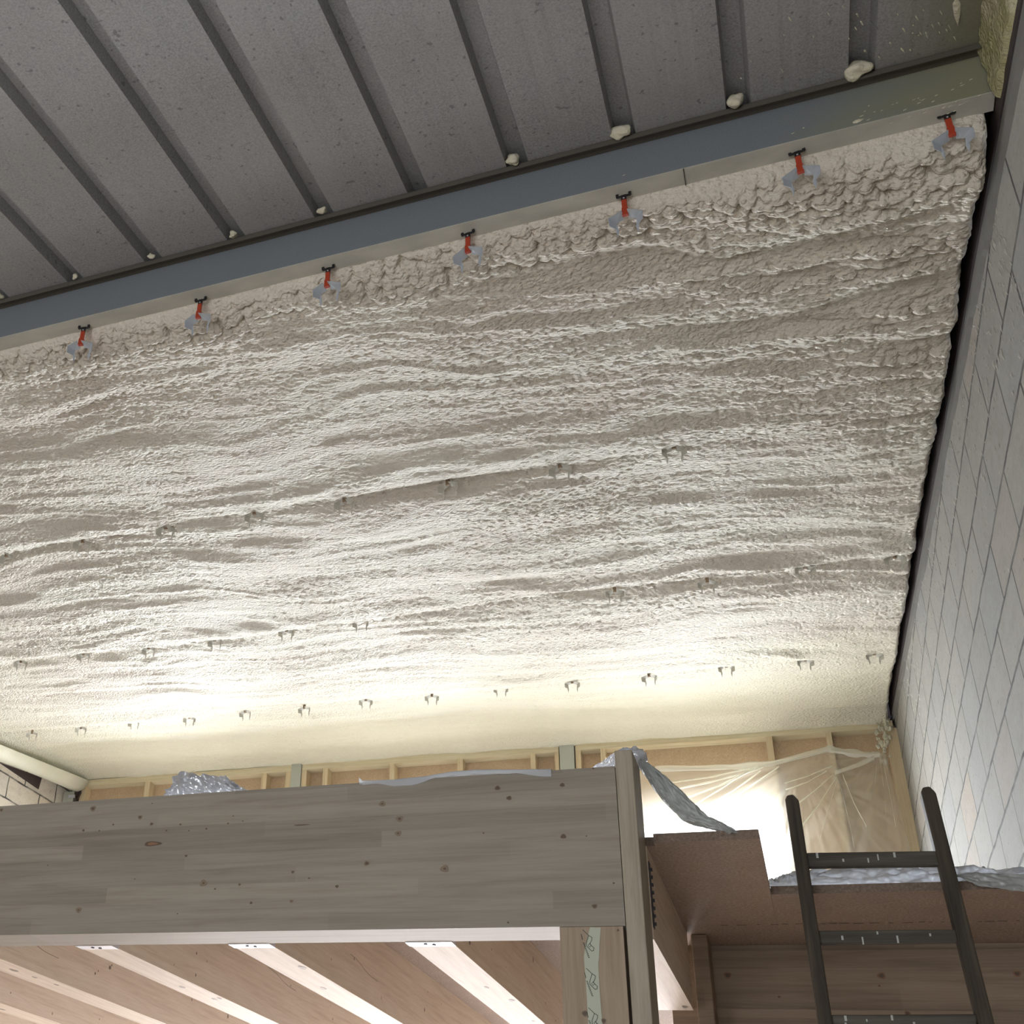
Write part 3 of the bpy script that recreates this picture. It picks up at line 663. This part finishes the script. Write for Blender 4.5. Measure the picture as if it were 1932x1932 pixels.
add_box(bm, Vector((-4.6, YBM, ZB)) - o0, Vector((-0.3705, YBM + 0.134, ZT)) - o0)
z1 = [(485, 485, 20, 0), (730, 530, 15, 0), (790, 565, 12, .6), (590, 568, 6, 1), (435, 598, 9, .8), (518, 600, 5, 1), (940, 568, 6, 1), (867, 600, 7, .7), (1075, 590, 7, .8), (1188, 562, 6, .8), (970, 731, 8, .9), (1060, 873, 22, .3), (1120, 903, 6, .8), (1248, 880, 9, .5), (1525, 815, 10, .6), (1755, 890, 10, .8), (1910, 770, 16, .6), (410, 1013, 19, .3), (1308, 976, 8, .9), (1518, 967, 11, .3), (8, 492, 13, .5), (703, 852, 4, 1), (250, 780, 4, 1), (793, 458, 4, 1), (1215, 524, 4, 1), (925, 1033, 4, 1), (1265, 550, 4, 1), (983, 600, 4, 1)]
z2 = [(335, 460, 18, .3), (425, 538, 20, .4), (935, 378, 16, .7), (995, 430, 14, .8), (1272, 362, 13, .8), (1278, 630, 15, .8), (660, 798, 22, .3), (1540, 873, 5, 1), (1440, 993, 14, .7), (990, 1078, 6, .8), (1433, 275, 6, .8), (418, 614, 18, .3), (862, 612, 6, .5), (1398, 628, 4, .8)]
for lst, x0 in ((z1, 0), (z2, 600)):
    for x, y, r, core in lst:
        p = at(x0 + x / 2.76, 1350 + y / 2.76, YBM) - o0; rr_ = r / 2.76 * 0.00129
        add_knot(bm, p, 'Y-', rr_ * 1.1, rr_ * 0.9, core if core else 0.5, (1, 2))
p = at(795 / 2.76, 1350 + 668 / 2.76, YBM) - o0; add_knot(bm, p, 'Y-', 0.028, 0.007, 0.6, (2, 3))
for x, y, w in ((1570, 570, 90), (1610, 847, 14), (350, 981 - 0, 0)):
    if w:
        p = at(x / 2.76, 1350 + y / 2.76, YBM) - o0; add_knot(bm, p, 'Y-', w / 2.76 * 0.00129 * 0.55, 0.0016, 0, (2, 2))
obj('body', bm, [M['glulam'], M['knot'], M['knot_core'], M['resin']], beam)

st = thing('corner_stud', 'tall narrow planed stud rising past the right end of the glued beam', 'stud', (-0.348, YBM, 0))
bm = box((-0.0215, 0, 0), (0.021, 0.136, 1.122 + CZ)); obj('board', bm, M['stud'], st, bevel=0.003)
pst = thing('timber_post', 'square knotty timber post with a strip of printed tape, under the beam end', 'post', (-0.447, YBM, 0))
bm = box((-0.0735, 0.002, 0), (0.0705, 0.122, 0.693 + CZ))
for px, py, r in ((1103, 1912, 0.0065), (1139, 1926, 0.0055), (1166, 1755, 0.0028)):
    if True:
        p = at(px, py, YBM) - Vector((-0.447, YBM, 0)); p.y = 0.001; add_knot(bm, p, 'Y-', r, r * 1.1, 0.7, (1, 2))
obj('body', bm, [M['post'], M['knot'], M['knot_core']], pst)
# tape with printed marks
tp0 = Vector((-0.447, YBM, 0))
def tq(x, y): p = at(1040 + x / 6.9, 1700 + y / 6.9, YBM) - tp0; return p
bm = bmesh.new(); L_ = [(505, 340), (450, 560), (425, 720), (430, 800), (445, 1000), (465, 1300), (480, 1600), (500, 1900)]; R2 = [(645, 345), (628, 560), (622, 740), (612, 800), (620, 1000), (640, 1300), (665, 1600), (680, 1900)]
rows_ = []
for a, b in zip(L_, R2):
    pa, pb = tq(*a), tq(*b); rows_.append([bm.verts.new((pa.x, 0.0008, pa.z)), bm.verts.new((pb.x, 0.0008, pb.z)), bm.verts.new((pb.x, 0.0018, pb.z)), bm.verts.new((pa.x, 0.0018, pa.z))])
for a, b in zip(rows_[:-1], rows_[1:]):
    for k in range(4): bm.faces.new((a[k], a[(k + 1) % 4], b[(k + 1) % 4], b[k]))
bm.faces.new(rows_[0]); bm.faces.new(rows_[-1][::-1]); bmesh.ops.recalc_face_normals(bm, faces=bm.faces)
tape = obj('printed_tape', bm, M['tape'], pst); tape['label'] = 'pale green tape strip with dark printed marks'
def stroke(pts, w):
    for (a, b) in zip(pts[:-1], pts[1:]):
        p, q = tq(*a), tq(*b); p.y = q.y = 0; d = (q - p); nrm = Vector((d.z, 0, -d.x)).normalized() * w; e = d.normalized() * w * 0.5
        vs = [bm.verts.new((v.x, 0.0004, v.z)) for v in (p - nrm - e, q - nrm + e, q + nrm + e, p + nrm - e)]; bm.faces.new(vs)
for dx, dy in ((0, 0), (30, 515), (-45, -500)):
    bm = bmesh.new()
    mark = [(455, 875), (530, 945), (575, 975), (570, 1010), (548, 1060), (600, 1110), (595, 1145), (570, 1150), (505, 1085), (500, 1050), (530, 950)]
    stroke([(x + dx, y + dy) for x, y in mark], 0.00065)
    stroke([(525 + dx, 1075 + dy), (545 + dx, 1050 + dy), (565 + dx, 1080 + dy), (545 + dx, 1100 + dy), (525 + dx, 1075 + dy)], 0.00045)
    base = (452 + dx, 1040 + dy)
    for k in range(9):                                # tiny slanting lettering, too small to read in the photo
        x = base[0] + k * 8.5; y = base[1] + k * 23
        stroke([(x, y), (x + 22, y + 3), (x + 20, y + 16)], 0.00045); stroke([(x + 8, y + 14), (x + 22, y + 6)], 0.0004)
    stroke([(435 + dx, 930 + dy), (450 + dx, 1000 + dy)], 0.0007)
    bmesh.ops.recalc_face_normals(bm, faces=bm.faces); obj('printed_mark', bm, M['green_ink'], tape)

# joists
JY0, JY1 = 2.9955, 9.20
JX = [-0.385, -0.878, -1.381, -1.871, -2.363, -2.87, -3.37, -3.87]
def joist(width, y1, seed, hanger=True):
    t = thing('floor_joist', '', 'joist', (0, JY0, ZJ)); bm = box((-width / 2, 0, 0), (width / 2, y1 - JY0, ZF - ZJ - 0.0005)); rnd = random.Random(seed)
    for k in range(11):
        y = rnd.uniform(0.05, 1.9); z = rnd.uniform(0.02, 0.2); r = rnd.choice([0.002, 0.003, 0.003, 0.006])
        add_knot(bm, (width / 2, y, z), 'X+', r * rnd.uniform(0.9, 1.3), r * rnd.uniform(1, 2.2), 0.5, (1, 2))
    for k in range(3):
        y = rnd.uniform(0.2, 1.3); r = rnd.uniform(0.006, 0.012); add_knot(bm, (rnd.uniform(-0.04, 0.04), y, 0), 'Z-', r, r * 2.2, 0.0, (1, 2))
    for k in range(1 if hanger else 0):               # drying cracks running along the side
        y = rnd.uniform(0.1, 1.2); z = rnd.uniform(0.05, 0.18); n = 9; pts = [(width / 2 + 0.0008, y + q * 0.035, z + 0.004 * math.sin(q * 0.9 + k) - 0.004 * q) for q in range(n)]
        for a, b in zip(pts[:-1], pts[1:]):
            f = bm.faces.new([bm.verts.new(v) for v in ((a[0], a[1], a[2] - 0.001), (b[0], b[1], b[2] - 0.001), (b[0], b[1], b[2] + 0.001), (a[0], a[1], a[2] + 0.001))]); f.material_index = 1
    obj('timber', bm, [M['joist'], M['knot'], M['knot_core']], t)
    bm = bmesh.new(); h = 0.0015; w = width / 2
    if hanger:
        add_box(bm, (-w - h, 0.002, -h), (w + h, 0.045, 0)); add_box(bm, (-w - h, 0.002, 0), (-w - 0.0002, 0.045, 0.10)); add_box(bm, (w + 0.0002, 0.002, 0), (w + h, 0.045, 0.10))
        hg = obj('joist_hanger', bm, M['galv'], t); hg['label'] = 'bright galvanised hanger'
        bm = bmesh.new(); add_cyl(bm, (-0.012, 0.020, -h), (-0.012, 0.020, -h - 0.002), 0.005); add_cyl(bm, (0.008, 0.028, -h), (0.008, 0.028, -h - 0.002), 0.005); obj('screw_heads', bm, M['dark_metal'], hg)
    return t
jl = ['nearest the taped post', 'second to the left of the taped post', 'third to the left of the taped post', 'fourth to the left of the taped post', 'fifth to the left of the taped post', 'sixth to the left of the post', 'seventh to the left of the post']
for i, x in enumerate(JX[1:]):
    j = joist(0.119, JY1, 20 + i); j.location = (x, JY0, ZJ); j['label'] = 'spruce floor joist under the upper floor, ' + jl[i]; j['group'] = 'floor joists behind the glued beam'
tr = joist(0.115, 3.90, 50, False); tr.location = (-0.3825, JY0, ZJ); tr['label'] = 'short dark-sided joist behind the corner stud, edge of the stair opening'
bm = bmesh.new(); add_box(bm, (0.0577, 0.004, 0.03), (0.0595, 0.030, 0.19))
for k in range(8): add_box(bm, (0.0578, 0.029, 0.040 + k * 0.019), (0.063, 0.038, 0.047 + k * 0.019))
ph = obj('perforated_hanger', bm, M['dark_metal'], tr); ph['label'] = 'dark perforated metal hanger'

# chipboard floor of the mezzanine
fb = thing('chipboard_floor', 'left chipboard floor sheet projecting further towards the camera, over the joists', 'floor board', (-3.165, 2.972, ZF))
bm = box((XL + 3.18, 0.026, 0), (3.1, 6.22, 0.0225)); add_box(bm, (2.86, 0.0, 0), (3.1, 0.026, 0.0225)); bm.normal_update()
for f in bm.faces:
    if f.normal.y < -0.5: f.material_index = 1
obj('board', bm, [M['chip'], M['chip_edge_shade']], fb)
fc = thing('chipboard_floor', 'right chipboard floor sheet set back behind the ladder, beside the block wall', 'floor board', (0.6, 3.475, ZF))
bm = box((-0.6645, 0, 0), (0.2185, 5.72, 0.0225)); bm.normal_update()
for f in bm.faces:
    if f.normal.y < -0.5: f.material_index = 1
obj('board', bm, [M['chip'], M['chip_edge_shade']], fc)
bm = bmesh.new(); rnd = random.Random(5)
x = -0.22
while x < 0.80:
    l = rnd.uniform(0.008, 0.028); y = 3.80 + rnd.uniform(-0.003, 0.003); f = bm.faces.new([bm.verts.new(v) for v in ((x - 0.6, y - 3.475, -0.0006), (x - 0.6, y - 3.475 + 0.006, -0.0006), (x - 0.6 + l, y - 3.475 + 0.006, -0.0006), (x - 0.6 + l, y - 3.475, -0.0006))]); x += l + rnd.uniform(0.006, 0.03)
obj('printed_line', bm, M['ink'], fc)

# trimmer beam across the stair opening, and below it a second one
def hbeam(name, label, lo, hi, knots):
    o = Vector(((lo[0] + hi[0]) / 2, lo[1], lo[2])); t = thing(name, label, 'beam', o); bm = box(Vector(lo) - o, Vector(hi) - o)
    for px, py, r in knots:
        p = at(px, py, lo[1]) - o; add_knot(bm, p, 'Y-', r * 1.2, r, 0.6, (1, 2))
    obj('body', bm, [M['darkbeam'], M['resin'], M['knot_core']], t)
hbeam('trimmer_beam', 'brown timber beam with round knots under the chipboard, behind the ladder', (-0.34, 4.05, 0.727 + CZ), (0.818, 4.19, 0.900 + CZ), [(1373, 1840, 0.010), (1663, 1841, 0.010), (1919, 1837, 0.009), (1470, 1881, 0.004), (1659, 1860, 0.003)])
hbeam('lower_beam', 'lower brown timber beam at the bottom edge, beneath the trimmer beam', (-0.40, 4.04, 0.40 + CZ), (0.818, 4.20, 0.7255 + CZ), [(1712, 1912, 0.007)])
tag(obj('packing_strip', box((-0.34, 4.062, 0.901 + CZ), (0.817, 4.19, 0.9195 + CZ)), M['darkbeam'], origin=Vector((0.3, 4.1, 0.91 + CZ))), 'thin timber packing strip between the trimmer beam and chipboard', 'strip')
a = at(1303, 1770, 3.91); b = at(1336, 1790, 3.91)
bp = thing('short_post', 'short light timber post at the end of the dark-sided joist', 'post', ((a.x + b.x) / 2, 3.91, 0.7 + CZ))
obj('body', box((-(b.x - a.x) / 2, 0, -0.45), ((b.x - a.x) / 2, 0.115, 0.2195)), M['darkbeam'], bp, bevel=0.004)
# cross timber seen beyond the joist end
# ------------------------------------------------------------ plastic lying about
def crump(u, v, s, a): return a * (N1(u * 7 + s, v * 7, 2) + 0.5 * N1(u * 19 + s, v * 15 + 3, 2))
edgeT = [(1452, 1664), (1478, 1655), (1500, 1648), (1540, 1642), (1600, 1641), (1660, 1638), (1720, 1636), (1775, 1634), (1830, 1638), (1880, 1641), (1932, 1642), (2000, 1640)]
def floor_sheet(u, v):
    tx, ty = poly(edgeT, u); a = at(tx, ty, 3.66); b = Vector((a.x * 0.985, 3.50, ZF + 0.024)); m = a.lerp(b, 0.5) + Vector((0, -0.035, 0.015))
    p = (a * (1 - v) ** 2 + m * 2 * v * (1 - v) + b * v * v)
    return (p.x, p.y + crump(u * 2.6, v, 1, 0.022), max(p.z + crump(u * 2.6, v, 9, 0.012) * math.sin(math.pi * min(1, v + .15)), ZF + 0.0235))
psh = sheet('polythene_sheet', floor_sheet, 260, 26, M['film_white'], 'white crumpled polythene lying along the edge of the right chipboard sheet', thick=0.0006)
def bounce_surface(u, v):
    x = -5.9 + 6.65 * u; y = 4.4 + 4.7 * v; return (x, y, ZF + 0.026 + 0.006 * N1(u * 30, v * 20, 2) + 0.004)
fcv = sheet('bounce_cover', bounce_surface, 120, 80, M['film_white']); fcv.location = fcv.location - psh.location; fcv.parent = psh  # unseen white sheet added to bounce window light up to the foam
def over_edge(u, v):
    top = poly([(1800, 1650), (1850, 1646), (1932, 1650), (2010, 1655)], u); bot = poly([(1806, 1654), (1850, 1672), (1932, 1682), (2010, 1700)], u)
    a = at(top[0], top[1], 3.468); b = at(bot[0], bot[1], 3.45); p = a.lerp(b, v); return (p.x, p.y + crump(u * 2, v, 4, 0.008), p.z)
sheet('polythene_flap', over_edge, 60, 14, M['film_grey'], 'grey-green polythene flap hanging over the chipboard edge at the right wall', thick=0.0006)
# flap draped from the stud head down to the floor edge
up = [(1208, 1432), (1225, 1440), (1260, 1468), (1300, 1505), (1335, 1540), (1370, 1556), (1398, 1574)]
lo_ = [(1205, 1448), (1214, 1460), (1236, 1492), (1262, 1522), (1290, 1550), (1340, 1563), (1375, 1576)]
def flap(u, v):
    a = poly(up, u); b = poly(lo_, u); Y = 3.02 - 0.04 * u; p = at(a[0] + (b[0] - a[0]) * v, a[1] + (b[1] - a[1]) * v, Y)
    return (p.x, p.y - 0.02 * math.sin(v * math.pi) + crump(u * 2, v * 1.0, 2, 0.012), p.z)
sheet('polythene_drape', flap, 90, 30, M['film_grey'], 'grey polythene drape falling from the stud head to the floor edge', thick=0.0006)
def knob(u, v):
    c = at(1190, 1428, 3.03); th = u * 2 * math.pi; ph = (v - 0.5) * math.pi; n = Vector((math.cos(ph) * math.cos(th), math.cos(ph) * math.sin(th), math.sin(ph)))
    r = 1 + 0.28 * N1(n.x * 3 + 5, n.z * 3 + n.y * 2, 2) + 0.15 * N1(n.x * 9, n.z * 9 + n.y * 6, 2); return (c.x + n.x * 0.036 * r, c.y + n.y * 0.032 * r, c.z + n.z * 0.022 * r)
sheet('polythene_bunch', knob, 60, 30, M['film_foil'], 'small white bunch of polythene on top of the corner stud')
def tail(u, v):
    a = poly([(1108, 1452), (1130, 1438), (1150, 1424), (1165, 1416)], u); b = poly([(1108, 1453), (1130, 1451), (1150, 1449), (1165, 1448)], u)
    p = at(a[0] + (b[0] - a[0]) * v, a[1] + (b[1] - a[1]) * v, 3.01); return (p.x, p.y + crump(u, v, 6, 0.006), p.z - 0.002)
sheet('polythene_tail', tail, 40, 20, M['film_foil'], 'small shiny tail of polythene just left of the corner stud head')
prof = [(312, 1500), (322, 1485), (332, 1466), (345, 1457), (365, 1456), (385, 1459), (405, 1464), (425, 1465), (440, 1474), (452, 1482), (465, 1491), (468, 1497)]
def bundle(u, v):
    x, y = poly(prof, u); yb = 1503 - (x - 312) * 0.062; a = at(x, y, 3.08); b = at(x, yb + 14, 3.01); w = math.sin(v * math.pi)
    p = a.lerp(b, max(0, v * 2 - 1)) if v > 0.5 else a.lerp(at(x, yb + 10, 3.2), 1 - v * 2)
    return (p.x, p.y + crump(u * 1.5, v * 1.3, 3, 0.030), p.z + crump(u * 1.5, v * 1.5, 8, 0.010) * w)
sheet('polythene_bundle', bundle, 120, 60, M['film_foil'], 'crinkled shiny polythene bundle on top of the glued beam, left part')
bt = [(678, 1468), (684, 1474), (740, 1472), (800, 1466), (850, 1457), (900, 1453), (960, 1453), (1040, 1452)]
def strip(u, v):
    x, y = poly(bt, u); p = at(x, y, YBM - 0.001); yb = 1477.5 - (x - 600) * 0.0556
    top = max(p.z, ZT + 0.0015) + 0.001
    if v < 0.5: return (p.x, YBM + 0.09 * (1 - 2 * v), ZT + 0.0015 + (top - ZT) * (2 * v) + 0.003 * abs(N1(u * 40, v)))
    return (p.x, YBM - 0.0025 - 0.002 * abs(N1(u * 20, 3)), top - (v - 0.5) * 2 * (0.010 + 0.012 * abs(N1(u * 6, 2))))
sheet('polythene_strip', strip, 120, 8, M['film_white'], 'thin strip of milky polythene folded over the top edge of the glued beam')

# ------------------------------------------------------------ ladder
YL = 3.412
ld = thing('wooden_ladder', 'old dark wooden ladder with paint drips leaning on the right chipboard edge', 'ladder', (0.18, YL, 0))
lo0 = Vector((0.18, YL, 0))
def rail(pt, pb, name, wid):
    a = at(*pt, YL) ; b = at(*pb, YL); d = (b - a) / (b.z - a.z); foot = a + d * (0.0 - a.z)
    w = wid; dp = 0.055; bm = bmesh.new(); n = 10
    for i in range(n + 1): pass
    k = 0.010
    prof_ = [(a.x, a.z - 0.012), (a.x + 0.006, a.z), (a.x + w - 0.012, a.z + 0.002), (a.x + w, a.z - 0.016), (foot.x + w, 0), (foot.x, 0)]
    add_prism(bm, [Vector((x, YL, z)) - lo0 for x, z in prof_], (0, dp, 0)); bmesh.ops.recalc_face_normals(bm, faces=bm.faces)
    return obj(name, bm, M['ladder'], ld, bevel=0.004), a, b
_, la, lb = rail((1480, 1500), (1543, 1930), 'rail', 0.034)
_, ra, rb = rail((1736, 1485), (1846, 1930), 'rail', 0.034)
rungs = [((1520, 1606, 1633), (1772, 1602, 1629)), ((1546, 1753, 1778), (1802, 1751, 1775)), ((1568, 1913, 1941), (1838, 1911, 1940))]
dz = 0.205; allr = []
for (l, r) in rungs: allr.append((at(l[0] - 6, l[1], YL), at(l[0] - 6, l[2], YL), at(r[0] + 6, r[1], YL), at(r[0] + 6, r[2], YL)))
for k in range(1, 9):
    q = allr[2]; d = (lb - la) / (lb.z - la.z); sh = Vector((d.x * -dz * k, 0, -dz * k))
    if q[0].z + sh.z > 0.15: allr.append(tuple(v + sh for v in q))
rnd = random.Random(9)
for k, (a, b, c, d) in enumerate(allr):
    bm = bmesh.new(); add_prism(bm, [v + Vector((0, 0.012, 0)) - lo0 for v in (a, c, d, b)], (0, 0.026, 0))
    bmesh.ops.recalc_face_normals(bm, faces=bm.faces); ru = obj('rung', bm, M['rung'], ld, bevel=0.004)
    if k < 3:
        for q in range(5):
            bm = bmesh.new(); u = rnd.uniform(0.1, 0.9); p = a.lerp(c, u); h = rnd.uniform(0.006, 0.022); w = rnd.uniform(0.0015, 0.003); z = p.z - rnd.uniform(0, 0.02)
            add_box(bm, Vector((p.x - w, YL + 0.0112, z - h)) - lo0, Vector((p.x + w, YL + 0.0122, z)) - lo0)
            obj('paint_drip', bm, M['paint_drip'], ru)

# ------------------------------------------------------------ overspray specks
def specks(name, label, pts, m='foam_plain'):
    bm = bmesh.new()
    for (c, ax, r, l) in pts:
        seg = 7; n = Vector(ax[0]); t = Vector(ax[1]).normalized(); s = n.cross(t).normalized(); ctr = bm.verts.new(c + n * r * 0.8); ring = [bm.verts.new(c + t * math.cos(2 * math.pi * k / seg) * l * (1.5 if k == 0 else 1) + s * math.sin(2 * math.pi * k / seg) * r) for k in range(seg)]
        for k in range(seg): bm.faces.new((ctr, ring[k], ring[(k + 1) % seg]))
    bmesh.ops.recalc_face_normals(bm, faces=bm.faces)
    tag(obj(name, bm, M[m], smooth=True, origin=pts[0][0]), label, 'foam specks', kind='stuff')
rnd = random.Random(21); P = []
for k in range(480):
    Y = 3.2 + 5.0 * rnd.random() ** 1.5; dep = 0.03 + abs(rnd.gauss(0, 0.24)); z = zr(Y) - dep
    P.append((Vector((0.8195, Y, z)), ((-1, 0, 0), (0, rnd.uniform(-.5, .2), -1)), rnd.uniform(0.0015, 0.0050) * (1 if rnd.random() < .85 else 1.7), rnd.uniform(0.003, 0.018)))
specks('foam_splashes', 'many small pale foam splashes on the upper part of the right block wall', P, 'splash')
P = []
for k in range(110):
    x = 0.75 - abs(rnd.gauss(0, 0.20)); y = rnd.uniform(2.2, 2.74); P.append((Vector((x, y, zd(y) - 0.0005)), ((0, 0, -1), (0.4, 1, 0)), rnd.uniform(0.001, 0.0025), rnd.uniform(0.003, 0.010)))
p = deck_at(1805, 12); P.append((Vector((p.x, p.y, zd(p.y) - 0.0005)), ((0, 0, -1), (0.1, 1, 0)), 0.010, 0.045))
specks('foam_specks', 'scattered yellowish foam specks on the last bare roof sheet by the gable', P)
P = []
for k in range(36):
    x = 0.76 - abs(rnd.gauss(0, 0.35)); P.append((Vector((x, 2.8195, 2.95 + CZ + rnd.random() * 0.12)), ((0, -1, 0), (1, 0, 0.3)), rnd.uniform(0.001, 0.002), rnd.uniform(0.002, 0.006)))
p = at(1617, 229, 2.82); P.append((Vector((p.x, 2.8195, p.z)), ((0, -1, 0), (1, 0, 0.2)), 0.007, 0.013))
specks('foam_flecks', 'few foam flecks stuck on the right part of the blue-grey purlin', P)
